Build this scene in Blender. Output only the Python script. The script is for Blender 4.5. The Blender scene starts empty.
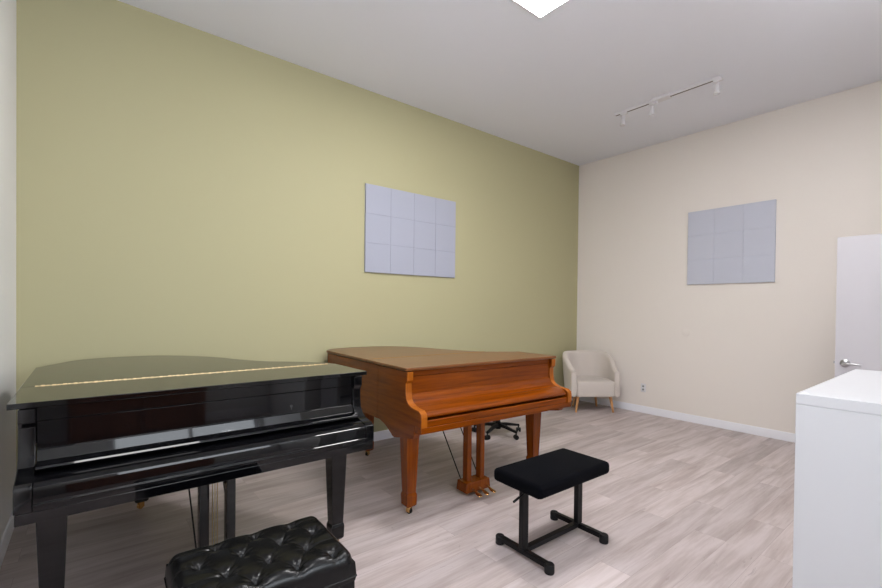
import bpy, bmesh, math, random
from mathutils import Vector, Matrix
random.seed(7)
sc = bpy.context.scene
C = sc.collection
PI = math.pi
D2R = math.radians

# ------------------------------------------------------------------ helpers
def link(name, bm, mat, parent=None, sharp=32, bevel=0, seg=2, smooth=True):
    bmesh.ops.recalc_face_normals(bm, faces=bm.faces[:])
    me = bpy.data.meshes.new(name)
    bm.to_mesh(me); bm.free()
    if smooth:
        for p in me.polygons: p.use_smooth = True
        me.set_sharp_from_angle(angle=D2R(sharp))
    o = bpy.data.objects.new(name, me)
    C.objects.link(o)
    for m in (mat if isinstance(mat, (list, tuple)) else [mat]): me.materials.append(m)
    if parent: o.parent = parent
    if bevel:
        b = o.modifiers.new('bevel', 'BEVEL'); b.width = bevel; b.segments = seg
        b.limit_method = 'ANGLE'; b.angle_limit = D2R(35); b.harden_normals = True
    return o

def thing(name, label, cat, loc=(0, 0, 0), rz=0, group=None):
    o = bpy.data.objects.new(name, None); C.objects.link(o)
    o.location = loc; o.rotation_euler = (0, 0, rz)
    o.empty_display_size = .1
    o['label'] = label; o['category'] = cat
    if group: o['group'] = group
    return o

def tag(o, label, cat, group=None):
    o['label'] = label; o['category'] = cat
    if group: o['group'] = group
    return o

def struct(name, bm, mat, parent=None, **k):
    o = link(name, bm, mat, parent, **k)
    if parent is None: o['kind'] = 'structure'
    return o

def box(bm, x0, x1, y0, y1, z0, z1, M=None):
    v = [Vector((x, y, z)) for z in (z0, z1) for y in (y0, y1) for x in (x0, x1)]
    if M is not None: v = [M @ p for p in v]
    v = [bm.verts.new(p) for p in v]
    for f in ((0,1,3,2),(4,6,7,5),(0,4,5,1),(2,3,7,6),(0,2,6,4),(1,5,7,3)):
        bm.faces.new([v[i] for i in f])
    return v

def frustum(bm, cx, cy, z0, z1, a0, a1, b0=None, b1=None, dx=0, dy=0):
    """a0,b0 half sizes at the bottom, a1,b1 at the top"""
    b0 = a0 if b0 is None else b0; b1 = a1 if b1 is None else b1
    lo = [bm.verts.new((cx+sx*a0, cy+sy*b0, z0)) for sx, sy in ((-1,-1),(1,-1),(1,1),(-1,1))]
    hi = [bm.verts.new((cx+dx+sx*a1, cy+dy+sy*b1, z1)) for sx, sy in ((-1,-1),(1,-1),(1,1),(-1,1))]
    bm.faces.new(lo[::-1]); bm.faces.new(hi)
    for i in range(4):
        j = (i+1) % 4; bm.faces.new((lo[i], lo[j], hi[j], hi[i]))

def prism_z(bm, pts, z0, z1):
    lo = [bm.verts.new((x, y, z0)) for x, y in pts]; hi = [bm.verts.new((x, y, z1)) for x, y in pts]
    bm.faces.new(lo[::-1]); bm.faces.new(hi); n = len(pts)
    for i in range(n):
        j = (i+1) % n; bm.faces.new((lo[i], lo[j], hi[j], hi[i]))

def prism_x(bm, pts, x0, x1):
    """pts are (y, z)"""
    a = [bm.verts.new((x0, y, z)) for y, z in pts]; b = [bm.verts.new((x1, y, z)) for y, z in pts]
    bm.faces.new(a); bm.faces.new(b[::-1]); n = len(pts)
    for i in range(n):
        j = (i+1) % n; bm.faces.new((a[i], b[i], b[j], a[j]))

def tube(bm, p0, p1, r0, r1=None, n=16, caps=True):
    r1 = r0 if r1 is None else r1
    p0 = Vector(p0); p1 = Vector(p1); d = (p1-p0).normalized()
    u = d.orthogonal().normalized(); w = d.cross(u)
    a = []; b = []
    for i in range(n):
        t = 2*PI*i/n; e = u*math.cos(t)+w*math.sin(t)
        a.append(bm.verts.new(p0+e*r0)); b.append(bm.verts.new(p1+e*r1))
    for i in range(n):
        j = (i+1) % n; bm.faces.new((a[i], a[j], b[j], b[i]))
    if caps: bm.faces.new(a[::-1]); bm.faces.new(b)

def lathe(bm, prof, M=None, n=24):
    """prof: (r, z) rows, closed by caps"""
    M = M or Matrix.Identity(4)
    rings = []
    for r, z in prof:
        rings.append([bm.verts.new(M @ Vector((max(r, 1e-4)*math.cos(2*PI*i/n), max(r, 1e-4)*math.sin(2*PI*i/n), z))) for i in range(n)])
    for a, b in zip(rings, rings[1:]):
        for i in range(n):
            j = (i+1) % n; bm.faces.new((a[i], a[j], b[j], b[i]))
    bm.faces.new(rings[0][::-1]); bm.faces.new(rings[-1])

def sweep(bm, path, r, n=12):
    rings = []
    for k, p in enumerate(path):
        p = Vector(p)
        d = (Vector(path[min(k+1, len(path)-1)])-Vector(path[max(k-1, 0)])).normalized()
        u = d.cross(Vector((0, 0, 1)))
        if u.length < 1e-3: u = d.cross(Vector((1, 0, 0)))
        u.normalize(); w = d.cross(u)
        rings.append([bm.verts.new(p+(u*math.cos(2*PI*i/n)+w*math.sin(2*PI*i/n))*r) for i in range(n)])
    for a, b in zip(rings, rings[1:]):
        for i in range(n):
            j = (i+1) % n; bm.faces.new((a[i], a[j], b[j], b[i]))
    bm.faces.new(rings[0][::-1]); bm.faces.new(rings[-1])

def rounded_box(bm, x0, x1, y0, y1, z0, z1, r, seg=4):
    b2 = bmesh.new(); box(b2, x0, x1, y0, y1, z0, z1)
    bmesh.ops.bevel(b2, geom=b2.edges[:], offset=r, segments=seg, profile=.5, affect='EDGES')
    me = bpy.data.meshes.new('tmp'); b2.to_mesh(me); b2.free(); bm.from_mesh(me); bpy.data.meshes.remove(me)

def catmull(pts, n=8):
    out = []
    P = [pts[0]]+list(pts)+[pts[-1]]
    for i in range(1, len(P)-2):
        a, b, c, d = [Vector(q) for q in P[i-1:i+3]]
        for k in range(n):
            t = k/n
            out.append(tuple(.5*((2*b)+(c-a)*t+(2*a-5*b+4*c-d)*t*t+(3*b-a-3*c+d)*t**3)))
    out.append(tuple(pts[-1]))
    return out

# ------------------------------------------------------------------ materials
def lin(r, g, b):
    f = lambda c: (c/255/12.92) if c/255 <= .04045 else ((c/255+.055)/1.055)**2.4
    return (f(r), f(g), f(b), 1)

def mat(name, col, rough=.5, metal=0, spec=.5, coat=0, emit=None, strength=0, sheen=0, coat_rough=.05):
    m = bpy.data.materials.new(name); m.use_nodes = True
    b = m.node_tree.nodes['Principled BSDF']
    b.inputs['Base Color'].default_value = col
    b.inputs['Roughness'].default_value = rough
    b.inputs['Metallic'].default_value = metal
    b.inputs['Specular IOR Level'].default_value = spec
    b.inputs['Coat Weight'].default_value = coat
    b.inputs['Coat Roughness'].default_value = coat_rough
    b.inputs['Sheen Weight'].default_value = sheen
    if emit:
        b.inputs['Emission Color'].default_value = emit; b.inputs['Emission Strength'].default_value = strength
    return m

def N(m, t, **k):
    n = m.node_tree.nodes.new(t)
    for a, v in k.items(): setattr(n, a, v)
    return n

def bump_noise(m, scale, strength, dist=.002, detail=3, vec='Object'):
    nt = m.node_tree; b = nt.nodes['Principled BSDF']
    tc = N(m, 'ShaderNodeTexCoord'); no = N(m, 'ShaderNodeTexNoise'); bp = N(m, 'ShaderNodeBump')
    no.inputs['Scale'].default_value = scale; no.inputs['Detail'].default_value = detail
    bp.inputs['Strength'].default_value = strength; bp.inputs['Distance'].default_value = dist
    nt.links.new(tc.outputs[vec], no.inputs['Vector']); nt.links.new(no.outputs['Fac'], bp.inputs['Height'])
    nt.links.new(bp.outputs['Normal'], b.inputs['Normal'])
    return m

def wood(name, dark, light, axis='x', rough=.22, coat=0, scale=1.0, contrast=1.0):
    m = mat(name, light, rough, coat=coat, coat_rough=.12, spec=.30)
    nt = m.node_tree; L = nt.links.new; b = nt.nodes['Principled BSDF']
    tc = N(m, 'ShaderNodeTexCoord'); mp = N(m, 'ShaderNodeMapping')
    s = {'x': (1.2, 22, 22), 'y': (22, 1.2, 22), 'z': (22, 22, 1.2)}[axis]
    mp.inputs['Scale'].default_value = [q*scale for q in s]
    no = N(m, 'ShaderNodeTexNoise'); no.inputs['Scale'].default_value = 1.6; no.inputs['Detail'].default_value = 7
    no.inputs['Distortion'].default_value = .5
    n2 = N(m, 'ShaderNodeTexNoise'); n2.inputs['Scale'].default_value = 9; n2.inputs['Detail'].default_value = 4
    mx = N(m, 'ShaderNodeMath', operation='MULTIPLY_ADD'); mx.inputs[1].default_value = .35
    cr = N(m, 'ShaderNodeValToRGB'); e = cr.color_ramp.elements
    e[0].position = .42-.12/contrast; e[0].color = dark; e[1].position = .95; e[1].color = light
    L(tc.outputs['Object'], mp.inputs['Vector']); L(mp.outputs[0], no.inputs['Vector']); L(mp.outputs[0], n2.inputs['Vector'])
    L(n2.outputs['Fac'], mx.inputs[0]); L(no.outputs['Fac'], mx.inputs[2]); L(mx.outputs[0], cr.inputs['Fac'])
    L(cr.outputs[0], b.inputs['Base Color'])
    return m

def floor_mat():
    m = mat('laminate_planks', lin(176, 164, 158), .42, spec=.45)
    nt = m.node_tree; L = nt.links.new; b = nt.nodes['Principled BSDF']
    tc = N(m, 'ShaderNodeTexCoord')
    mp = N(m, 'ShaderNodeMapping'); mp.inputs['Location'].default_value = (.31, .07, 0)
    L(tc.outputs['Object'], mp.inputs['Vector'])
    br = N(m, 'ShaderNodeTexBrick'); br.offset = .37; br.offset_frequency = 2
    br.inputs['Scale'].default_value = 1; br.inputs['Brick Width'].default_value = 1.28
    br.inputs['Row Height'].default_value = .178; br.inputs['Mortar Size'].default_value = .0009
    br.inputs['Mortar Smooth'].default_value = .2; br.inputs['Bias'].default_value = 0
    br.inputs['Color1'].default_value = (0, 0, 0, 1); br.inputs['Color2'].default_value = (1, 1, 1, 1)
    br.inputs['Mortar'].default_value = (.5, .5, .5, 1)
    L(mp.outputs[0], br.inputs['Vector'])
    # every plank reads its own stretch of grain
    cmb = N(m, 'ShaderNodeVectorMath', operation='MULTIPLY'); cmb.inputs[1].default_value = (13.7, 7.3, 5.1)
    L(br.outputs['Color'], cmb.inputs[0])
    add = N(m, 'ShaderNodeVectorMath', operation='ADD'); L(mp.outputs[0], add.inputs[0]); L(cmb.outputs[0], add.inputs[1])
    m2 = N(m, 'ShaderNodeMapping'); m2.inputs['Scale'].default_value = (1.0, 8, 1); L(add.outputs[0], m2.inputs['Vector'])
    g = N(m, 'ShaderNodeTexNoise'); g.inputs['Scale'].default_value = 1.5; g.inputs['Detail'].default_value = 7
    g.inputs['Roughness'].default_value = .55; g.inputs['Distortion'].default_value = .4
    L(m2.outputs[0], g.inputs['Vector'])
    m3 = N(m, 'ShaderNodeMapping'); m3.inputs['Scale'].default_value = (4, 75, 1); L(add.outputs[0], m3.inputs['Vector'])
    g2 = N(m, 'ShaderNodeTexNoise'); g2.inputs['Scale'].default_value = 1; g2.inputs['Detail'].default_value = 4
    L(m3.outputs[0], g2.inputs['Vector'])
    mx = N(m, 'ShaderNodeMath', operation='MULTIPLY_ADD'); mx.inputs[1].default_value = .30
    L(g2.outputs['Fac'], mx.inputs[0]); L(g.outputs['Fac'], mx.inputs[2])
    cr = N(m, 'ShaderNodeValToRGB'); e = cr.color_ramp.elements
    e[0].position = .34; e[0].color = lin(150, 135, 131); e[1].position = 1.0; e[1].color = lin(204, 193, 193)
    k = e.new(.58); k.color = lin(174, 161, 158)
    k = e.new(.74); k.color = lin(190, 178, 177)
    L(mx.outputs[0], cr.inputs['Fac'])
    # plank tone
    tone = N(m, 'ShaderNodeMapRange'); tone.inputs['To Min'].default_value = .86; tone.inputs['To Max'].default_value = 1.12
    L(br.outputs['Color'], tone.inputs['Value'])
    mul = N(m, 'ShaderNodeMix', data_type='RGBA', blend_type='MULTIPLY'); mul.inputs['Factor'].default_value = 1
    L(cr.outputs[0], mul.inputs['A']); L(tone.outputs[0], mul.inputs['B'])
    # knots and dark cracks
    m4 = N(m, 'ShaderNodeMapping'); m4.inputs['Scale'].default_value = (2.6, 8.5, 1); L(add.outputs[0], m4.inputs['Vector'])
    nk = N(m, 'ShaderNodeTexNoise'); nk.inputs['Scale'].default_value = 2.2; nk.inputs['Detail'].default_value = 5; nk.inputs['Roughness'].default_value = .7
    nk.inputs['Distortion'].default_value = 1.2
    L(m4.outputs[0], nk.inputs['Vector'])
    kr = N(m, 'ShaderNodeMapRange'); kr.inputs['From Min'].default_value = .64; kr.inputs['From Max'].default_value = .76
    L(nk.outputs['Fac'], kr.inputs['Value'])
    km = N(m, 'ShaderNodeMath', operation='MULTIPLY'); km.inputs[1].default_value = .6; L(kr.outputs[0], km.inputs[0])
    mk = N(m, 'ShaderNodeMix', data_type='RGBA'); mk.inputs['B'].default_value = lin(88, 76, 72)
    L(km.outputs[0], mk.inputs['Factor']); L(mul.outputs['Result'], mk.inputs['A'])
    mo = N(m, 'ShaderNodeMix', data_type='RGBA'); mo.inputs['B'].default_value = lin(105, 92, 86)
    mm = N(m, 'ShaderNodeMath', operation='MULTIPLY'); mm.inputs[1].default_value = .5; L(br.outputs['Fac'], mm.inputs[0])
    L(mm.outputs[0], mo.inputs['Factor']); L(mk.outputs['Result'], mo.inputs['A'])
    L(mo.outputs['Result'], b.inputs['Base Color'])
    bp = N(m, 'ShaderNodeBump'); bp.inputs['Strength'].default_value = .12; bp.inputs['Distance'].default_value = .002
    L(g2.outputs['Fac'], bp.inputs['Height']); L(bp.outputs[0], b.inputs['Normal'])
    return m

M = {}
LAMPV, FILL_R, FILL_L, DAY1 = 54, 14, 15, 58
M['glass'] = mat('window_glass', (.9, .95, 1, 1), .02); M['glass'].node_tree.nodes['Principled BSDF'].inputs['Transmission Weight'].default_value = 1
M['green'] = bump_noise(mat('sage_green_paint', lin(181, 176, 140), .6, spec=.3), 260, .06, .001)
M['cream'] = bump_noise(mat('cream_paint', lin(238, 231, 225), .65, spec=.3), 260, .06, .001)
M['white_wall'] = bump_noise(mat('white_paint', lin(240, 240, 240), .6, spec=.3), 260, .06, .001)
M['ceiling'] = bump_noise(mat('ceiling_paint', lin(238, 239, 247), .8, spec=.2), 180, .08, .001)
M['trim'] = mat('trim_paint', lin(240, 240, 247), .35)
M['door'] = mat('door_paint', lin(202, 200, 207), .4)
M['floor'] = floor_mat()
M['black'] = mat('black_lacquer', (.0018, .0018, .0024, 1), .04, spec=.38)
M['black_satin'] = mat('black_satin_lacquer', (.004, .004, .005, 1), .2, spec=.4)
M['brass'] = mat('brass', (.78, .50, .20, 1), .25, metal=1)
M['brass_pale'] = mat('pale_brass', (.68, .52, .30, 1), .4, metal=1)
M['hinge_dark'] = mat('aged_brass', (.45, .28, .13, 1), .45, metal=1)
M['rubber'] = mat('black_rubber', (.005, .005, .006, 1), .6, spec=.3)
M['steel'] = mat('brushed_steel', (.55, .55, .57, 1), .3, metal=1)
WD, WL = (.075, .0125, .0004, 1), (.235, .051, .0012, 1)
M['wal_x'] = wood('cherry_wood_across', WD, WL, 'x')
M['wal_y'] = wood('cherry_wood_lengthwise', WD, WL, 'y')
M['wal_z'] = wood('cherry_wood_upright', WD, WL, 'z')
M['lid_wal'] = wood('cherry_wood_lid', (.09, .030, .008, 1), (.20, .070, .018, 1), 'x', rough=.30, coat=.25)
M['facing'] = wood('light_cherry_facing', (.22, .055, .004, 1), (.42, .125, .011, 1), 'z')
M['leg_oak'] = wood('chair_leg_oak', (.38, .17, .06, 1), (.62, .33, .14, 1), 'z', rough=.45, coat=.1)
M['leather'] = bump_noise(mat('black_leather', (.0018, .0018, .0022, 1), .27, spec=.3), 320, .15, .0012, 4)
M['velvet'] = bump_noise(mat('black_velour', (.0015, .0017, .003, 1), .9, spec=.05, sheen=.012), 500, .3, .001)
M['metal_black'] = mat('black_powder_coat', (.004, .004, .005, 1), .4, spec=.25)
M['felt'] = bump_noise(mat('grey_felt_tile', lin(170, 173, 187), .9, spec=.1), 700, .2, .001)
M['felt2'] = bump_noise(mat('blue_grey_felt_tile', lin(200, 203, 217), .9, spec=.1), 700, .2, .001)
M['fabric'] = bump_noise(mat('oatmeal_fabric', lin(212, 203, 196), .9, spec=.1, sheen=.2), 420, .5, .002)
M['white_foil'] = mat('white_foil', lin(193, 194, 198), .38)
M['white_plastic'] = mat('white_plastic', lin(228, 226, 230), .4)
M['rail_grey'] = mat('grey_rail_slot', (.16, .14, .13, 1), .6)
M['slot'] = mat('dark_slot', (.02, .02, .02, 1), .6)
M['bronze_wood'] = wood('dark_red_brown_wood', (.20, .07, .035, 1), (.36, .15, .08, 1), 'z', rough=.4, coat=.2)
for k_, v_ in (('lampV', LAMPV), ('fillR', FILL_R), ('fillL', FILL_L)):
    M[k_] = mat('lamp_diffuser', (1, 1, 1, 1), .6, emit=(1, .985, .98, 1), strength=v_)

# ------------------------------------------------------------------ room
X0, X1, Y1, YF, YR, H = -.39, 5.972, 4.06, -1.3, -.06, 3.665
XJ = 1.9
T = .12
bm = bmesh.new(); prism_z(bm, [(X0, YF), (XJ, YF), (XJ, YR), (X1, YR), (X1, Y1), (X0, Y1)], -.1, 0); struct('floor', bm, M['floor'])
bm = bmesh.new(); prism_z(bm, [(X0-T, YF-T), (X1+T, YF-T), (X1+T, Y1+T), (X0-T, Y1+T)], H, H+.1); struct('ceiling', bm, M['ceiling'])
bm = bmesh.new(); box(bm, X0, X1, Y1, Y1+T, -.1, H); struct('wall_back', bm, M['green'])
bm = bmesh.new(); box(bm, X1, X1+T, YR, Y1+T, -.1, H); struct('wall_right', bm, M['cream'])
def window_wall(name, wname, lname, x0, x1, y, wx0, wx1, wz0, wz1, energy, tilt):
    bm = bmesh.new()
    for q in ((x0, wx0, -.1, H), (wx1, x1, -.1, H), (wx0, wx1, -.1, wz0), (wx0, wx1, wz1, H)):
        box(bm, q[0], q[1], y-T, y, q[2], q[3])
    bmesh.ops.remove_doubles(bm, verts=bm.verts[:], dist=1e-4)
    struct(name, bm, M['white_wall'])
    bm = bmesh.new(); w = .05; cx = (wx0+wx1)/2
    for q in ((wx0, wx0+w, wz0, wz1), (wx1-w, wx1, wz0, wz1), (wx0+w, wx1-w, wz0, wz0+w), (wx0+w, wx1-w, wz1-w, wz1), (cx-.02, cx+.02, wz0+w, wz1-w)):
        box(bm, q[0], q[1], y-.09, y-.03, q[2], q[3])
    win = struct(wname, bm, M['trim'])
    bm = bmesh.new(); box(bm, wx0+w, wx1-w, y-.075, y-.069, wz0+w, wz1-w); struct('window_pane', bm, M['glass'], win)
    la = bpy.data.lights.new(lname, 'AREA'); la.shape = 'RECTANGLE'; la.size = wx1-wx0-.1; la.size_y = wz1-wz0-.1
    la.energy = energy; la.color = (.88, .94, 1.0)
    lo = bpy.data.objects.new(lname, la); C.objects.link(lo)
    lo.location = (cx, y-.02, (wz0+wz1)/2); lo.rotation_euler = (D2R(90+tilt), 0, 0)
# daylight window behind the camera
window_wall('wall_front', 'window_1', 'daylight', X0-T, XJ, YF, .22, 1.84, 1.0, 2.8, DAY1, 4)
bm = bmesh.new(); box(bm, X0-T, X0, YF, Y1+T, -.1, H); struct('wall_left', bm, M['white_wall'])
bm = bmesh.new(); prism_z(bm, [(XJ, YF-T), (X1+T, YF-T), (X1+T, YR), (XJ, YR)], -.1, H); struct('wall_near', bm, M['white_wall'])

def baseboard(name, a, b, nrm):
    a = Vector(a); b = Vector(b); n = Vector(nrm)
    bm = bmesh.new(); t, hh = .014, .095
    prof = [(0, 0), (t, 0), (t, hh-.01), (t-.005, hh), (0, hh)]
    A = [bm.verts.new((a.x+n.x*p, a.y+n.y*p, z)) for p, z in prof]
    B = [bm.verts.new((b.x+n.x*p, b.y+n.y*p, z)) for p, z in prof]
    bm.faces.new(A); bm.faces.new(B[::-1])
    for i in range(5):
        j = (i+1) % 5; bm.faces.new((A[i], B[i], B[j], A[j]))
    struct(name, bm, M['trim'])
baseboard('baseboard_back', (X0, Y1), (X1, Y1), (0, -1))
baseboard('baseboard_right', (X1, YR), (X1, Y1-.014), (-1, 0))
baseboard('baseboard_left', (X0, YF), (X0, Y1-.014), (1, 0))
baseboard('baseboard_front', (X0+.014, YF), (XJ, YF), (0, 1))
baseboard('baseboard_near', (XJ, YR), (4.9, YR), (0, 1))

# open white door, free edge towards the piano room
DW, DH, DT = .885, 2.06, .04
bm = bmesh.new(); box(bm, 0, DW, -DT/2, DT/2, .01, DH)
door = struct('door_1', bm, M['door'], bevel=.002)
door.location = (5.045, YR+.012, 0); door.rotation_euler = (0, 0, D2R(90.0))
def handle(parent, side):
    s = side
    bm = bmesh.new()
    Mx = Matrix.Translation((DW-.065, s*DT/2, .985)) @ Matrix.Rotation(-s*PI/2, 4, 'X')
    lathe(bm, [(.034, 0), (.034, .006), (.030, .011), (.014, .014), (.0115, .018), (.0115, .05), (.013, .052)], Mx, 28)
    y = s*(DT/2+.052)
    sweep(bm, [(DW-.065, y-s*.012, .985), (DW-.072, y, .985), (DW-.09, y+s*.003, .985), (DW-.12, y+s*.003, .984), (DW-.15, y, .981), (DW-.172, y-s*.006, .978)], .0095, 12)
    return link('door_handle', bm, M['steel'], parent, sharp=50)
handle(door, 1); handle(door, -1)
bm = bmesh.new(); box(bm, DW, DW+.002, -.012, .012, .95, 1.02); box(bm, DW+.002, DW+.012, -.006, .006, .975, .995)
link('latch', bm, M['steel'], door)
bm = bmesh.new()
for z in (.25, 1.05, 1.82): tube(bm, (-.004, DT/2+.004, z-.045), (-.004, DT/2+.004, z+.045), .006, n=10)
link('hinge', bm, M['steel'], door)

# ------------------------------------------------------------------ ceiling lights
def ceiling_light(x0, x1, y0, y1, label, lamp='lampV'):
    cx, cy = (x0+x1)/2, (y0+y1)/2; a, b = (x1-x0)/2, (y1-y0)/2
    t = thing('ceiling_light', label, 'ceiling light', (cx, cy, H), 0, 'flush ceiling light panels')
    bm = bmesh.new(); w = .012
    for q in ((-a, a, -b, -b+w), (-a, a, b-w, b), (-a, -a+w, -b+w, b-w), (a-w, a, -b+w, b-w)):
        box(bm, *q, -.014, 0)
    link('light_frame', bm, M['white_plastic'], t)
    bm = bmesh.new(); box(bm, -a+w, a-w, -b+w, b-w, -.011, -.002); link('diffuser', bm, M[lamp], t)
    return t
ceiling_light(2.10, 2.70, 1.60, 2.20, 'bright square light panel flush in the ceiling at the top edge of the picture')

ceiling_light(3.0, 4.1, 0.0, .60, 'unseen oblong fill light added in the ceiling above the white shelf unit', 'fillR')  # added out of view to brighten the right side of the room
ceiling_light(-.1, 1.0, 0.1, .70, 'unseen oblong fill light added in the ceiling between window and black piano', 'fillL')  # invented fill panel, lifts the shadow on left wall and under black piano
# track light
t = thing('track_light', 'white ceiling track rail with three small white spotlights', 'track light', (4.7, 2.183, H))
bm = bmesh.new(); box(bm, -.017, .017, -.54, .54, -.026, 0); rl = link('rail', bm, M['white_plastic'], t, bevel=.002)
bm = bmesh.new(); box(bm, -.010, .010, -.53, .53, -.0268, -.0255); link('rail_slot', bm, M['rail_grey'], rl)
bm = bmesh.new(); box(bm, -.045, .045, -.07, .11, -.030, 0); link('feed_box', bm, M['white_plastic'], t, bevel=.004)
for yy in (.435, .105, -.515):
    bm = bmesh.new()
    box(bm, -.014, .014, -.04, .04, -.048, -.026)
    tube(bm, (0, 0, -.048), (0, 0, -.075), .006)
    Mx = Matrix.Translation((-.02, 0, -.075)) @ Matrix.Rotation(D2R(6), 4, 'Y')
    lathe(bm, [(.014, .0), (.019, -.010), (.019, -.055), (.025, -.068), (.030, -.095), (.030, -.100), (.026, -.100), (.022, -.090)], Mx, 24)
    s = link('spotlight', bm, M['white_plastic'], t, sharp=40); s.location = (0, yy, 0)

# ------------------------------------------------------------------ wall things
def felt_panel(name, nx, nz, size, m, label, loc, rz):
    """grid of bevelled felt squares, lying in local x/z, front towards -y"""
    bm = bmesh.new(); g = .0010; d = .022
    for i in range(nx):
        for k in range(nz):
            x0 = (i-nx/2)*size+g/2; x1 = x0+size-g; z0 = k*size+g/2; z1 = z0+size-g; c = .0014
            v = [bm.verts.new(p) for p in ((x0, 0, z0), (x1, 0, z0), (x1, 0, z1), (x0, 0, z1),
                                          (x0, -d+c, z0), (x1, -d+c, z0), (x1, -d+c, z1), (x0, -d+c, z1),
                                          (x0+c, -d, z0+c), (x1-c, -d, z0+c), (x1-c, -d, z1-c), (x0+c, -d, z1-c))]
            bm.faces.new(v[0:4]); bm.faces.new(v[8:12])
            for a in (0, 4):
                for j in range(4):
                    q = (j+1) % 4; bm.faces.new((v[a+j], v[a+q], v[a+4+q], v[a+4+j]))
    box(bm, -nx*size/2+.004, nx*size/2-.004, -.010, 0, .004, nz*size-.004)
    o = link(name, bm, m, smooth=False); o.location = loc; o.rotation_euler = (0, 0, rz)
    return o
o = felt_panel('acoustic_panel', 4, 3, .3045, M['felt'], '', (2.822, Y1-.001, 1.782), 0)
tag(o, 'pale grey acoustic panel of squares on the green wall above the pianos', 'acoustic panel')
o = felt_panel('acoustic_panel', 3, 3, .306, M['felt2'], '', (X1-.001, 1.971, 1.748), -PI/2)
tag(o, 'blue-grey square acoustic panel of nine squares on the cream wall', 'acoustic panel')

t = thing('wall_outlet', 'small white wall outlet on the cream wall right of the armchair', 'outlet', (X1, 2.985, .345), -PI/2)
bm = bmesh.new(); rounded_box(bm, -.036, .036, -.006, .004, -.058, .058, .003, 2); link('cover_plate', bm, M['white_plastic'], t)
bm = bmesh.new(); 
for dz in (-.022, .022):
    Mx = Matrix.Translation((0, -.006, dz)) @ Matrix.Rotation(PI/2, 4, 'X')
    lathe(bm, [(.017, 0), (.017, .002), (.015, .003)], Mx, 20)
link('socket', bm, M['white_foil'], t)
for dz in (-.022, .022):
    bm = bmesh.new(); box(bm, -.0075, .0075, -.0098, -.0088, dz-.009, dz+.007); link('slot', bm, M['slot'], t)
bm = bmesh.new()
lathe(bm, [(.05, 0), (.05, .003), (.046, .005)], Matrix.Rotation(-PI/2, 4, 'Y'), 32)
o = link('cover_disc', bm, M['cream'], sharp=40); o.location = (X1, 2.50, .0)
tag(o, 'round cream blank cover plate, barely showing on the cream wall below the panel', 'cover plate')
COVER = o

# ------------------------------------------------------------------ grand pianos
def inset(pts, d):
    out = []; n = len(pts)
    for i in range(n):
        a = Vector(pts[i-1]); b = Vector(pts[i]); c = Vector(pts[(i+1) % n])
        e1 = (b-a).normalized(); e2 = (c-b).normalized()
        n1 = Vector((-e1.y, e1.x)); n2 = Vector((-e2.y, e2.x)); k = n1+n2
        if k.length < 1e-6: k = n1
        k.normalize(); s = d/max(.5, k.dot(n1))
        out.append((b.x+k.x*s, b.y+k.y*s))
    return out

def caster(parent, x, y, brass, rz=0, wheel=None):
    bm = bmesh.new()
    tube(bm, (x, y, .040), (x, y, .062), .017, .019, 16)
    for s in (-1, 1):
        Mx = Matrix.Translation((x, y, 0)) @ Matrix.Rotation(rz, 4, 'Z')
        box(bm, -.018, .014, s*.012-.002, s*.012+.002, .012, .044, Mx)
    c = link('caster', bm, brass, parent)
    bm = bmesh.new()
    Mx = Matrix.Translation((x, y, 0)) @ Matrix.Rotation(rz, 4, 'Z')
    p0 = Mx @ Vector((-.006, -.0095, .0195)); p1 = Mx @ Vector((-.006, .0095, .0195))
    tube(bm, p0, p1, .0195, n=20)
    link('caster_wheel', bm, wheel or brass, c)
    return c

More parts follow.
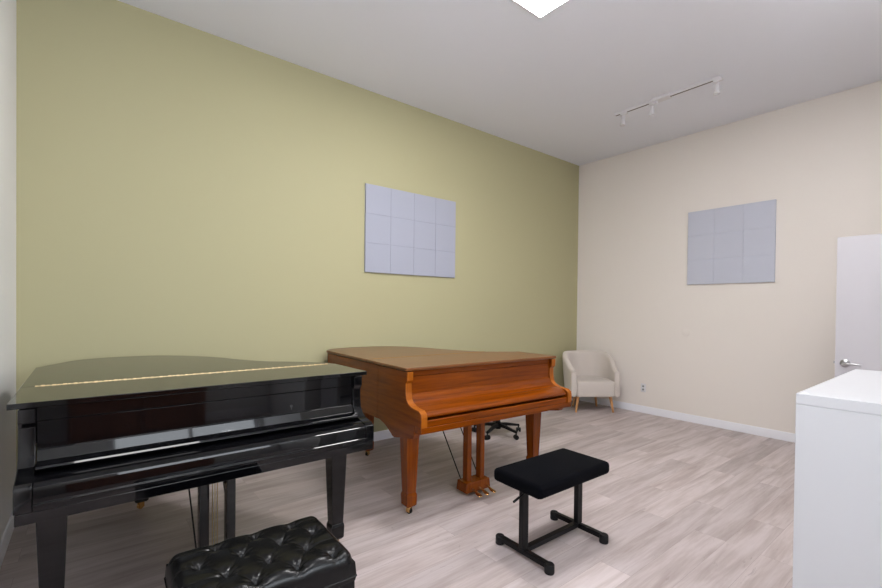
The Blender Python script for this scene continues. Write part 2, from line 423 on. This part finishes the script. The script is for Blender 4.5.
def piano(label, loc, rz, hw, zt, tail, sL, sR, yh, legs, rear, lyre, mats, prof_arm, prof_fall, prof_slip, rimz, leg_w, hinge_mat, zbot, zab, ins, bracket, hk):
    """local frame: origin on the floor below the middle of the lid's front edge, y towards the tail"""
    mx_, my_, mz_, mlid, mbrass = mats[:5]
    t = thing('grand_piano', label, 'grand piano', loc, rz)
    th = .022
    zl = zt-th                          # lid underside
    # lid outline: left side up, tail, right side down (clockwise seen from above, so reverse for ccw)
    curve = catmull([(-hw, sL)]+tail+[(hw, sR)], 8)
    def slab(pts, name, m, parent=t):
        bm = bmesh.new(); prism_z(bm, pts, zl, zt)
        return link(name, bm, m, parent, bevel=.006, seg=3)
    full = ([(-hw, 0)]+list(curve)+[(hw, 0)])[::-1]
    def clip(pts, yc, keep):
        res = []
        for a, b in zip(pts, pts[1:]+pts[:1]):
            ia, ib = (a[1]-yc)*keep >= 0, (b[1]-yc)*keep >= 0
            if ia: res.append(tuple(a))
            if ia != ib:
                u = (yc-a[1])/(b[1]-a[1]); res.append((a[0]+(b[0]-a[0])*u, yc))
        return res
    fr = clip(full, yh-.0015, -1); mn = clip(full, yh+.0015, 1)
    slab(fr, 'front_lid', mlid); slab(mn, 'main_lid', mlid)
    xr = max(p[0] for p in fr if abs(p[1]-yh) < .01)
    # long piano hinge with knuckles
    bm = bmesh.new(); n = 74; xa = -hw+.05; L = xr-.045-xa
    h1, h2 = hk
    box(bm, xa, xa+L, yh-.005, yh+.005, zt, zt+.0008)
    for i in range(n):
        x = xa+L*i/n
        tube(bm, (x+.0012, yh, zt+.001), (x+L/n*(.82 if i % 2 else .62), yh, zt+.001), h1 if i % 2 else h2, n=8)
    link('lid_hinge', bm, hinge_mat, t)
    # rim
    rt = .045; ya = .42
    out = [(-hw, ya)]+[(x, y) for x, y in curve if y > ya+.01]+[(hw, ya)]
    ccw = out[::-1]
    o1 = inset(ccw, ins); o2 = inset(ccw, ins+rt)
    o1[0] = (hw-ins, ya); o1[-1] = (-hw+ins, ya); o2[0] = (hw-ins-rt, ya); o2[-1] = (-hw+ins+rt, ya)
    bm = bmesh.new()
    rings = [[bm.verts.new((x, y, z)) for x, y in o] for o, z in ((o1, rimz), (o1, zl-.004), (o2, zl-.004), (o2, rimz))]
    for a in range(4):
        b = (a+1) % 4
        for i in range(len(o1)-1):
            bm.faces.new((rings[a][i], rings[a][i+1], rings[b][i+1], rings[b][i]))
    for i in (0, -1): bm.faces.new([r[i] for r in rings])
    link('rim', bm, my_, t)
    # soundboard and underside beams
    bm = bmesh.new(); prism_z(bm, inset(ccw, ins+rt-.004), rimz+.10, rimz+.125)
    link('soundboard', bm, mz_, t)
    bm = bmesh.new()
    for dx in (-.28, 0, .25):
        Mx = Matrix.Translation((dx*.7, .9, 0)) @ Matrix.Rotation(dx*.5, 4, 'Z')
        box(bm, -.03, .03, -.5, .45, rimz+.02, rimz+.10, Mx)
    link('beam', bm, my_, t)
    # arms (cheeks) with the S profile, leg block and bracket at the foot
    for s in (-1, 1):
        bm = bmesh.new()
        if bracket: p = prof_arm+[(-.095, zab), (-.095, zbot-.015), (-.080, zbot-.045), (.175, zbot-.098), (.20, zbot-.092), (.225, zbot-.076), (.26, zbot-.058), (.30, zbot-.040), (.345, zbot-.026), (.39, zbot-.017), (ya, rimz)]
        else: p = prof_arm+[(ya, zab)]
        p = p+[(ya, zl-.004)]
        xo, xi = s*(hw-ins), s*(hw-ins-.052)
        prism_x(bm, p, min(xo, xi), max(xo, xi))
        am = link('arm', bm, mats[5], t, sharp=24, bevel=.004, seg=2)
        if bracket:                            # lighter facing down the front edge of the arm
            bm = bmesh.new(); e_ = .0012; xa, xb = sorted((xo-s*.004, xi+s*.003))
            for (ya_, za_), (yb_, zb_) in zip(prof_arm, prof_arm[1:]):
                dy, dz = yb_-ya_, zb_-za_; ll = math.hypot(dy, dz); ny, nz = dz/ll*e_, -dy/ll*e_
                q = [(ya_-ny*0, za_-nz*0), (yb_, zb_), (yb_+ny, zb_+nz), (ya_+ny, za_+nz)]
                prism_x(bm, q, xa, xb)
            link('arm_facing', bm, M['facing'], am, sharp=40)
    # key bed, running under the arms
    bm = bmesh.new()
    w = hw-ins-.052; wo = hw-ins-.003; ys = prof_arm[-1][0]+.003
    box(bm, -wo, wo, ys, .45 if not bracket else -.097, zbot, zab-.0006)
    if bracket: box(bm, -w, w, -.097, .45, zbot, zab-.0006)
    link('key_bed', bm, mx_, t, bevel=.003)
    # key slip
    bm = bmesh.new(); prism_x(bm, prof_slip+[(.0, prof_slip[-1][1]), (.0, prof_slip[0][1])], -w+.001, w-.001)
    link('key_slip', bm, mx_, t, sharp=24, bevel=.0015, seg=2)
    # fallboard, closed over the keys
    bm = bmesh.new()
    pf = prof_fall+[(.06, prof_fall[-1][1]), (.06, prof_fall[0][1])]
    prism_x(bm, pf, -w+.0015, w-.0015)
    link('fallboard', bm, mx_, t, sharp=24, bevel=.0015, seg=2)
    # lock rail above the fallboard
    bm = bmesh.new(); box(bm, -w, w, prof_fall[0][0]-.004, .28, prof_fall[0][1]+.003, zl-.004)
    link('lock_rail', bm, mx_, t, bevel=.002)
    # legs
    k = leg_w
    for (lx, ly) in legs:
        bm = bmesh.new()
        frustum(bm, lx, ly, .150, zbot+.01, k*.345, k*.5, k*.345, k*.5)
        frustum(bm, lx, ly, .135, .150, k*.40, k*.35)
        frustum(bm, lx, ly, .065, .135, k*.38, k*.40)
        frustum(bm, lx, ly, .052, .065, k*.28, k*.38)
        g = link('leg', bm, mz_, t, bevel=.002)
        caster(g, lx, ly, mbrass, rz=1.9, wheel=mats[6])
    lx, ly = rear
    bm = bmesh.new()
    frustum(bm, lx, ly, .155, rimz+.1, k*.36, k*.5); frustum(bm, lx, ly, .135, .155, k*.43, k*.37)
    frustum(bm, lx, ly, .065, .135, k*.41, k*.43); frustum(bm, lx, ly, .052, .065, k*.30, k*.41)
    g = link('leg', bm, mz_, t, bevel=.002); caster(g, lx, ly, mbrass, rz=.5, wheel=mats[6])
    # pedal lyre
    lx, ly, gap, pw, bw = lyre
    bm = bmesh.new()
    frustum(bm, lx, ly, .030, .105, bw/2, bw/2-.006, .062, .058)
    lr = link('pedal_lyre', bm, mz_, t, bevel=.004)
    for s in (-1, 1):
        bm = bmesh.new(); box(bm, lx+s*gap/2-pw/2, lx+s*gap/2+pw/2, ly-.028, ly+.028, .103, zbot)
        link('lyre_post', bm, mz_, lr, bevel=.003)
        bm = bmesh.new(); tube(bm, (lx+s*(gap/2+.02), ly+.05, .10), (lx+s*(gap/2+.03), ly+.42, zbot+.01), .0045, n=8)
        link('lyre_brace', bm, M['rubber'], lr)
    for q in (-1, 0, 1):
        bm = bmesh.new(); tube(bm, (lx+q*.012, ly+.045, .10), (lx+q*.012, ly+.045, zbot), .0022, n=8); link('pedal_rod', bm, M['brass_pale'], lr)
        bm = bmesh.new(); px = lx+q*.068
        st = [(ly-.04, .010, .066, .006), (ly-.09, .010, .060, .006), (ly-.115, .013, .052, .006), (ly-.135, .020, .046, .005), (ly-.155, .021, .043, .004), (ly-.168, .015, .041, .003), (ly-.173, .006, .040, .002)]
        rg = []
        for (yy, hx, zz, hz) in st:
            rg.append([bm.verts.new((px+hx*math.cos(2*PI*i/12), yy, zz+hz*math.sin(2*PI*i/12))) for i in range(12)])
        for a, b in zip(rg, rg[1:]):
            for i in range(12):
                j = (i+1) % 12; bm.faces.new((a[i], a[j], b[j], b[i]))
        bm.faces.new(rg[0]); bm.faces.new(rg[-1][::-1])
        link('pedal', bm, M['brass'], lr, sharp=60)
    return t, w

# --- black piano
def loc2(p, loc, rz):
    x, y = p[0]-loc[0], p[1]-loc[1]; c, s = math.cos(-rz), math.sin(-rz)
    return (x*c-y*s, x*s+y*c)
bl, brz = (.521, 2.317, 0), D2R(.4)
armB = [(.002, 1.009), (.004, .955), (.020, .935), (.019, .87), (.012, .825), (-.010, .796), (-.040, .778), (-.080, .768), (-.118, .760), (-.136, .748), (-.140, .730), (-.139, .655)]
fallB = [(.030, .952), (.030, .842), (.024, .840), (.010, .799), (-.030, .796), (-.045, .793), (-.051, .785), (-.048, .777), (-.03, .774)]
slipB = [(-.075, .766), (-.090, .764), (-.120, .752), (-.133, .742), (-.137, .728), (-.137, .684), (-.142, .681), (-.142, .673), (-.137, .670), (-.137, .6555)]
tailB = [loc2(p, bl, brz) for p in [(-.175, 3.72), (-.085, 3.88), (.05, 3.965), (.22, 3.98), (.403, 3.935), (.60, 3.77), (.736, 3.572), (.815, 3.382), (.897, 3.229), (.99, 3.105), (1.128, 2.985), (1.245, 2.84)]]
BP, bw_ = piano('glossy black grand piano with closed lid nearest the left wall', bl, brz, .77, 1.035, tailB, 1.25, .43, .44,
      [(-.640, .030), (.610, .075)], (-.235, 1.36), (.005, .23, .128, .045, .22),
      (M['black'], M['black'], M['black'], M['black'], M['brass'], M['black'], M['brass']), armB, fallB, slipB, .66, .098, M['brass_pale'], .612, .655, .030, False, (.0034, .0022))
bm = bmesh.new()
Mx = Matrix.Translation((.325, .030, .880)) @ Matrix.Rotation(PI/2, 4, 'X')
lathe(bm, [(.008, 0), (.008, .002), (.006, .003)], Mx, 16)
box(bm, .322, .328, .0255, .028, .860, .878)
link('lock', bm, M['slot'], BP)

# --- cherry piano
wl, wrz = (2.414, 2.40, 0), D2R(-3.0)
armW = [(.002, .984), (.004, .926), (.024, .905), (.022, .84), (.012, .795), (-.012, .772), (-.05, .757), (-.10, .750), (-.143, .747), (-.168, .730), (-.174, .708), (-.174, .642)]
fallW = [(.032, .945), (.032, .826), (.022, .820), (.012, .792), (-.010, .770), (-.045, .757), (-.060, .754), (-.066, .758), (-.105, .750), (-.140, .736), (-.157, .718), (-.158, .706), (-.148, .698), (-.10, .698)]
slipW = [(-.100, .684), (-.158, .684), (-.164, .680), (-.164, .6425)]
tailW = [loc2(p, wl, wrz) for p in [(1.727, 3.88), (1.81, 3.985), (1.97, 4.034), (2.20, 4.035), (2.37, 3.995), (2.53, 3.88), (2.66, 3.66), (2.735, 3.40), (2.815, 3.165), (2.92, 2.99), (3.05, 2.90)]]
WP, ww_ = piano('reddish cherry wood grand piano with closed lid in the middle of the room', wl, wrz, .762, 1.010, tailW, 1.36, .455, .60,
      [(-.7005, .050), (.572, .085)], (-.41, 1.28), (-.105, .070, .130, .042, .240),
      (M['wal_x'], M['wal_y'], M['wal_z'], M['lid_wal'], M['brass'], M['wal_y'], M['rubber']), armW, fallW, slipW, .585, .104, M['hinge_dark'], .600, .642, .008, True, (.0026, .0014))

# ------------------------------------------------------------------ velour bench in front of the cherry piano
t = thing('piano_bench', 'low rectangular bench with black velour seat on black steel H-frame', 'bench', (2.190, 1.642, 0), D2R(-1))
bm = bmesh.new(); rounded_box(bm, -.335, .335, -.18, .18, .40, .478, .026, 5)
o = link('seat', bm, M['velvet'], t, sharp=60)
bm = bmesh.new(); box(bm, -.29, .29, -.13, .13, .385, .402); link('seat_base', bm, M['metal_black'], t)
for s in (-1, 1):
    x = s*.258
    bm = bmesh.new(); box(bm, x-.024, x+.024, -.016, .016, .05, .39); link('column', bm, M['metal_black'], t, bevel=.003)
    bm = bmesh.new(); box(bm, x-.016, x+.016, -.175, .175, .022, .052); f = link('foot_bar', bm, M['metal_black'], t, bevel=.003)
    for q in (-1, 1):
        bm = bmesh.new()
        lathe(bm, [(.025, 0), (.027, .005), (.027, .046), (.023, .051)], Matrix.Translation((x, q*.185, 0)), 20)
        link('foot_cap', bm, M['rubber'], f, sharp=40)
bm = bmesh.new(); box(bm, -.242, .242, -.017, .017, .028, .058); link('cross_bar', bm, M['metal_black'], t, bevel=.003)
bm = bmesh.new(); tube(bm, (-.26, -.02, .385), (-.33, -.02, .362), .005); tube(bm, (-.32, -.02, .366), (-.365, -.02, .352), .007)
link('height_lever', bm, M['metal_black'], t)

# ------------------------------------------------------------------ tufted leather bench
TB = thing('tufted_bench', 'black leather bench with deep button tufting in front of black piano', 'bench', (.481, 1.622, 0), D2R(-1.5))
hx, hy, zt0, rr = .275, .190, .535, .040
btn = []
for r_, yy in enumerate((.135, .040, -.058, -.150)):
    btn += [(x_, yy) for x_ in ((-.125, .011, .147) if r_ % 2 == 0 else (-.193, -.056, .080, .208))]
segs = []
for i, a in enumerate(btn):
    for b in btn[i+1:]:
        d = math.hypot(a[0]-b[0], a[1]-b[1])
        if .09 < d < .14 and abs(a[1]-b[1]) > .02: segs.append((a, b))
for a in btn:
    if a[1] > .12: segs.append((a, (a[0], hy+.01)))
    if a[1] < -.12: segs.append((a, (a[0], -hy-.01)))
    rows = [q for q in btn if q[1] == a[1]]
    if a[0] == max(q[0] for q in rows): segs.append((a, (hx+.01, a[1])))
    if a[0] == min(q[0] for q in rows): segs.append((a, (-hx-.01, a[1])))
def sd(px, py, a, b):
    vx, vy = b[0]-a[0], b[1]-a[1]; tt = max(0, min(1, ((px-a[0])*vx+(py-a[1])*vy)/(vx*vx+vy*vy)))
    return math.hypot(px-a[0]-tt*vx, py-a[1]-tt*vy)
bm = bmesh.new()
NX, NY = 150, 102
top = []
for j in range(NY+1):
    row = []
    for i in range(NX+1):
        x = -hx+2*hx*i/NX; y = -hy+2*hy*j/NY
        ex = hx-abs(x); ey = hy-abs(y)
        def rnd(e): 
            return 0 if e >= rr else rr-math.sqrt(max(0, rr*rr-(rr-e)**2))
        # rounded edge (superellipse drop)
        qx = max(0, (rr-ex)/rr); qy = max(0, (rr-ey)/rr); q = min(1, math.hypot(qx, qy))
        z = zt0-rr*(1-math.sqrt(max(0, 1-q*q)))
        d = min(math.hypot(x-a, y-b) for a, b in btn)
        s = min(sd(x, y, a, b) for a, b in segs)
        fade = min(1, min(ex, ey)/.03)
        z -= .016*math.exp(-(d/.011)**2)+.011*math.exp(-(d/.030)**2)
        z -= .0026*math.exp(-(s/.0035)**2)*(.35+.65*fade)
        z += .0035*(1-math.exp(-(s/.030)**2))*fade
        # radial creases near the buttons
        a0 = min(btn, key=lambda q_: math.hypot(x-q_[0], y-q_[1])); an = math.atan2(y-a0[1], x-a0[0])
        z += .0012*math.sin(an*9+a0[0]*40)*math.exp(-((d-.026)/.014)**2)
        row.append(bm.verts.new((x, y, z)))
    top.append(row)
for j in range(NY):
    for i in range(NX):
        bm.faces.new((top[j][i], top[j][i+1], top[j+1][i+1], top[j+1][i]))
ring = top[0]+[top[j][NX] for j in range(1, NY+1)]+top[NY][NX-1::-1]+[top[j][0] for j in range(NY-1, 0, -1)]
prev = ring
for (dz, off) in ((.445, .004), (.427, .0)):
    cur = [bm.verts.new((v.co.x+off*(1 if v.co.x > hx-.002 else -1 if v.co.x < -hx+.002 else 0), v.co.y+off*(1 if v.co.y > hy-.002 else -1 if v.co.y < -hy+.002 else 0), dz)) for v in ring]
    for i in range(len(ring)):
        j = (i+1) % len(ring); bm.faces.new((prev[i], prev[j], cur[j], cur[i]))
    prev = cur
bm.faces.new(prev)
cu = link('cushion', bm, M['leather'], TB, sharp=50)
for (a, b) in btn:
    bm = bmesh.new()
    lathe(bm, [(.0085, 0), (.0082, .003), (.005, .0058), (.001, .0066)], Matrix.Translation((a, b, zt0-.0285)), 14)
    link('button', bm, M['leather'], cu, sharp=60)
bm = bmesh.new()
pth = [(-hx, -hy), (hx, -hy), (hx, hy), (-hx, hy)]
for i in range(4):
    a, b = pth[i], pth[(i+1) % 4]; tube(bm, (a[0]*1.012, a[1]*1.015, .445), (b[0]*1.012, b[1]*1.015, .445), .0035, n=8)
link('piping', bm, M['leather'], cu)
bm = bmesh.new(); rounded_box(bm, -hx, hx, -hy, hy, .33, .428, .004, 2); link('apron', bm, M['leather'], TB)
for sx in (-1, 1):
    for sy in (-1, 1):
        bm = bmesh.new(); frustum(bm, sx*(hx-.04), sy*(hy-.04), 0, .332, .020, .028)
        link('leg', bm, M['black_satin'], TB, bevel=.002)

# ------------------------------------------------------------------ armchair in the corner
AC = thing('armchair', 'small beige fabric tub armchair with light wooden legs in the corner', 'armchair', (5.425, 3.385, 0), math.atan2(-.600, .800))
def shell_path(n=41):
    out = []
    w, d, fr = .300, .20, -.02
    L1 = d-fr; R_ = w; arc = PI*R_*.97; tot = 2*L1+arc
    for i in range(n):
        s = tot*i/(n-1)
        if s < L1: p = (-w, fr+s); nrm = (-1, 0)
        elif s > L1+arc: p = (w, d-(s-L1-arc)); nrm = (1, 0)
        else:
            a = PI-(s-L1)/arc*PI; p = (w*math.cos(a), d+w*1.0*math.sin(a)); nrm = (math.cos(a), math.sin(a))
        out.append((p, nrm, s/tot))
    return out
bm = bmesh.new(); rings = []
path = shell_path()
for (p, nr, u) in path:
    k = .5-abs(u-.5); k = k*2                     # 0 at the arm fronts, 1 mid back
    e = max(0, min(1, k/.62)); e = e*e*(3-2*e)
    ztop = .575+.230*e
    tilt = .055*e
    zb = .215
    ti = .040                                      # half thickness
    sec = []
    hts = [zb, zb+.02, .36, .5*(ztop+.36), ztop-.035, ztop-.010, ztop]
    for z, f in zip(hts, (.75, 1, 1.05, 1.05, 1, .8, .35)):
        lean = tilt*(z-zb)/(.8-zb)
        sec.append((ti*f+lean, z))
    inn = []
    for z, f in zip(hts[::-1], (.35, .8, 1, 1.05, 1.05, 1, .75)):
        lean = tilt*(z-zb)/(.8-zb)
        inn.append((-ti*f+lean, z))
    rings.append([bm.verts.new((p[0]+nr[0]*o_, p[1]+nr[1]*o_, z)) for o_, z in sec+inn])
nn = len(rings[0])
for a, b in zip(rings, rings[1:]):
    for i in range(nn):
        j = (i+1) % nn; bm.faces.new((a[i], b[i], b[j], a[j]))
for rg, s in ((rings[0], -1), (rings[-1], 1)):
    cap = [bm.verts.new((sum(v.co.x for v in rg)/nn+(v.co.x-sum(w_.co.x for w_ in rg)/nn)*.55, v.co.y-.014, .37+(v.co.z-.37)*.93)) for v in rg]
    for i in range(nn):
        j = (i+1) % nn; bm.faces.new((rg[i], rg[j], cap[j], cap[i]))
    bm.faces.new(cap)
sh = link('shell', bm, M['fabric'], AC, sharp=70)
sh.modifiers.new('s', 'SUBSURF').levels = 1; sh.modifiers['s'].render_levels = 2
# seat base + cushion
def seat_outline(w, d0, r, n=18):
    pts = [(-w, d0), (w, d0)]
    for i in range(n+1):
        a = PI*i/n; pts.append((w*math.cos(a), .20+w*math.sin(a)))
    return pts
def puffy(bm, pts, z0, z1, r):
    b2 = bmesh.new(); prism_z(b2, pts, z0, z1)
    es = [e for e in b2.edges if abs(e.verts[0].co.z-e.verts[1].co.z) < 1e-5 or (e.verts[0].co.y < 0 and e.verts[1].co.y < 0)]
    bmesh.ops.bevel(b2, geom=es, offset=r, segments=4, profile=.5, affect='EDGES')
    me = bpy.data.meshes.new('t'); b2.to_mesh(me); b2.free(); bm.from_mesh(me); bpy.data.meshes.remove(me)
bm = bmesh.new(); puffy(bm, seat_outline(.262, -.045, 0), .218, .435, .028)
link('seat', bm, M['fabric'], AC, sharp=60)
for sx, sy in ((-1, 0), (1, 0), (-1, 1), (1, 1)):
    bm = bmesh.new(); y0 = .03 if sy == 0 else .36; dy = -.022 if sy == 0 else .03; x0 = .225 if sy == 0 else .14
    tube(bm, (sx*x0, y0, .222), (sx*(x0+.035), y0+dy, .0), .021, .0125, 16)
    link('leg', bm, M['leg_oak'], AC, sharp=50)

# ------------------------------------------------------------------ office chair behind the cherry piano
OC = thing('office_chair', 'black office chair on five-star castor base standing behind cherry piano', 'office chair', (3.60, 3.46, 0), D2R(8))
bm = bmesh.new(); tube(bm, (0, 0, .065), (0, 0, .14), .034, .030, 20)
base = link('base_hub', bm, M['rubber'], OC)
for i in range(5):
    a = D2R(-97+72*i); ca, sa = math.cos(a), math.sin(a)
    bm = bmesh.new()
    st = [(.015, .112, .026, .018), (.12, .105, .022, .015), (.22, .088, .017, .012), (.275, .080, .015, .011)]
    rg = []
    for r_, z, w, hh in st:
        rg.append([bm.verts.new((r_*ca-s*w*sa, r_*sa+s*w*ca, z+q*hh)) for s, q in ((-1, -1), (1, -1), (.7, 1), (-.7, 1))])
    for p, q in zip(rg, rg[1:]):
        for k in range(4):
            j = (k+1) % 4; bm.faces.new((p[k], p[j], q[j], q[k]))
    bm.faces.new(rg[0]); bm.faces.new(rg[-1][::-1])
    arm = link('base_arm', bm, M['rubber'], OC, bevel=.003)
    bm = bmesh.new(); cx, cy = .268*ca, .268*sa; g = a+1.1
    ux, uy = -math.sin(g), math.cos(g)
    for s in (-1, 1):
        tube(bm, (cx+ux*s*.006, cy+uy*s*.006, .026), (cx+ux*s*.026, cy+uy*s*.026, .026), .026, .024, n=18)
    tube(bm, (cx, cy, .026), (cx, cy, .078), .008)
    tube(bm, (cx-ux*.02, cy-uy*.02, .03), (cx+ux*.02, cy+uy*.02, .03), .017)
    link('caster', bm, M['rubber'], arm)
bm = bmesh.new(); tube(bm, (0, 0, .13), (0, 0, .29), .026); tube(bm, (0, 0, .29), (0, 0, .40), .014); link('gas_column', bm, M['rubber'], OC)
bm = bmesh.new(); rounded_box(bm, -.21, .21, -.20, .21, .40, .455, .024, 4); link('seat', bm, M['velvet'], OC, sharp=60)
bm = bmesh.new(); box(bm, -.02, .02, .12, .25, .385, .398); box(bm, -.02, .02, .236, .250, .385, .62); rounded_box(bm, -.17, .17, .205, .24, .53, .735, .016, 4)
link('backrest', bm, M['velvet'], OC, sharp=60)

# ------------------------------------------------------------------ white cube shelf at the right edge
WC = thing('shelf_unit', 'tall white shelf unit seen from its plain side at the right edge', 'shelf unit', (2.045, .052, 0))
SW, SD, SH, st_, sp_ = 1.15, .396, 1.115, .038, .016
bm = bmesh.new(); box(bm, 0, SW, 0, SD, SH-st_, SH); link('top_board', bm, M['white_foil'], WC, bevel=.0012)
for x in (0, SW-st_):
    bm = bmesh.new(); box(bm, x, x+st_, 0, SD, 0, SH-st_-.0008); link('side_panel', bm, M['white_foil'], WC, bevel=.0012)
bm = bmesh.new(); box(bm, st_, SW-st_, 0, SD, 0, st_); link('bottom_board', bm, M['white_foil'], WC)
cell = (SW-2*st_-2*sp_)/3
for k in (1, 2):
    z = st_+k*(SH-2*st_)/3
    bm = bmesh.new(); box(bm, st_, SW-st_, .003, SD-.003, z-sp_/2, z+sp_/2); link('shelf', bm, M['white_foil'], WC)
for k in (1, 2):
    x = st_+k*cell+(k-1)*sp_
    for j in range(3):
        z0 = st_+j*(SH-2*st_)/3+(sp_/2 if j else 0); z1 = st_+(j+1)*(SH-2*st_)/3-(sp_/2 if j < 2 else 0)
        bm = bmesh.new(); box(bm, x, x+sp_, .003, SD-.003, z0, z1); link('divider', bm, M['white_foil'], WC)
bm = bmesh.new(); lathe(bm, [(.007, 0), (.007, .0008), (.006, .0012)], Matrix.Translation((.03, SD-.025, SH)), 16)
link('screw_cap', bm, M['white_plastic'], WC)

# ------------------------------------------------------------------ brown cabinet behind the camera, mirrored in the black lacquer
t = thing('wooden_cabinet', 'dark red-brown wooden cabinet seen only mirrored in the black piano', 'cabinet', (.47, YF+.02, 0))
bm = bmesh.new(); box(bm, -.60, .60, 0, .40, .06, .90); box(bm, -.57, .57, 0, .37, 0, .06); link('body', bm, M['bronze_wood'], t, bevel=.003)
bm = bmesh.new(); box(bm, -.62, .62, 0, .42, .90, .925); link('cabinet_top', bm, M['bronze_wood'], t, bevel=.003)
for s in (-1, 1):
    bm = bmesh.new(); x = s*.30; box(bm, x-.285, x+.285, .40, .418, .09, .88); d = link('door', bm, M['bronze_wood'], t, bevel=.004)
    bm = bmesh.new(); tube(bm, (x-s*.25, .418, .55), (x-s*.25, .436, .55), .012); link('knob', bm, M['brass'], d)

# ------------------------------------------------------------------ camera
f, yaw, pit, rol, cyp = 4.390375e+02, 6.732e-01, -1.01e-02, 1.05e-02, 3.124198e+02
hcam = 1.4175
F = Vector((math.sin(yaw)*math.cos(pit), math.cos(yaw)*math.cos(pit), math.sin(pit)))
R0 = Vector((math.cos(yaw), -math.sin(yaw), 0)); U0 = R0.cross(F)
R_ = R0*math.cos(rol)+U0*math.sin(rol); U_ = -R0*math.sin(rol)+U0*math.cos(rol)
cd = bpy.data.cameras.new('camera'); cam = bpy.data.objects.new('camera', cd); C.objects.link(cam)
cd.sensor_width = 36; cd.lens = f/882*36; cd.shift_y = (cyp-294)/882; cd.clip_start = .02
mw = Matrix((R_, U_, -F)).transposed().to_4x4(); mw.translation = (0, 0, hcam)
cam.matrix_world = mw
sc.camera = cam
# cover disc height
def onX(px, py, X):
    r = F+R_*((px-441)/f)-U_*((py-cyp)/f); k = X/r.x
    return (X, r.y*k, hcam+r.z*k)
COVER.location = onX(686, 332.5, X1)

# ------------------------------------------------------------------ world and colour
w = bpy.data.worlds.new('world'); sc.world = w; w.use_nodes = True
w.node_tree.nodes['Background'].inputs['Color'].default_value = (.8, .85, 1, 1)
w.node_tree.nodes['Background'].inputs['Strength'].default_value = .3
sc.view_settings.view_transform = 'Standard'; sc.view_settings.look = 'None'
sc.view_settings.gamma = 1; sc.view_settings.use_curve_mapping = False
sc.view_settings.exposure = .09
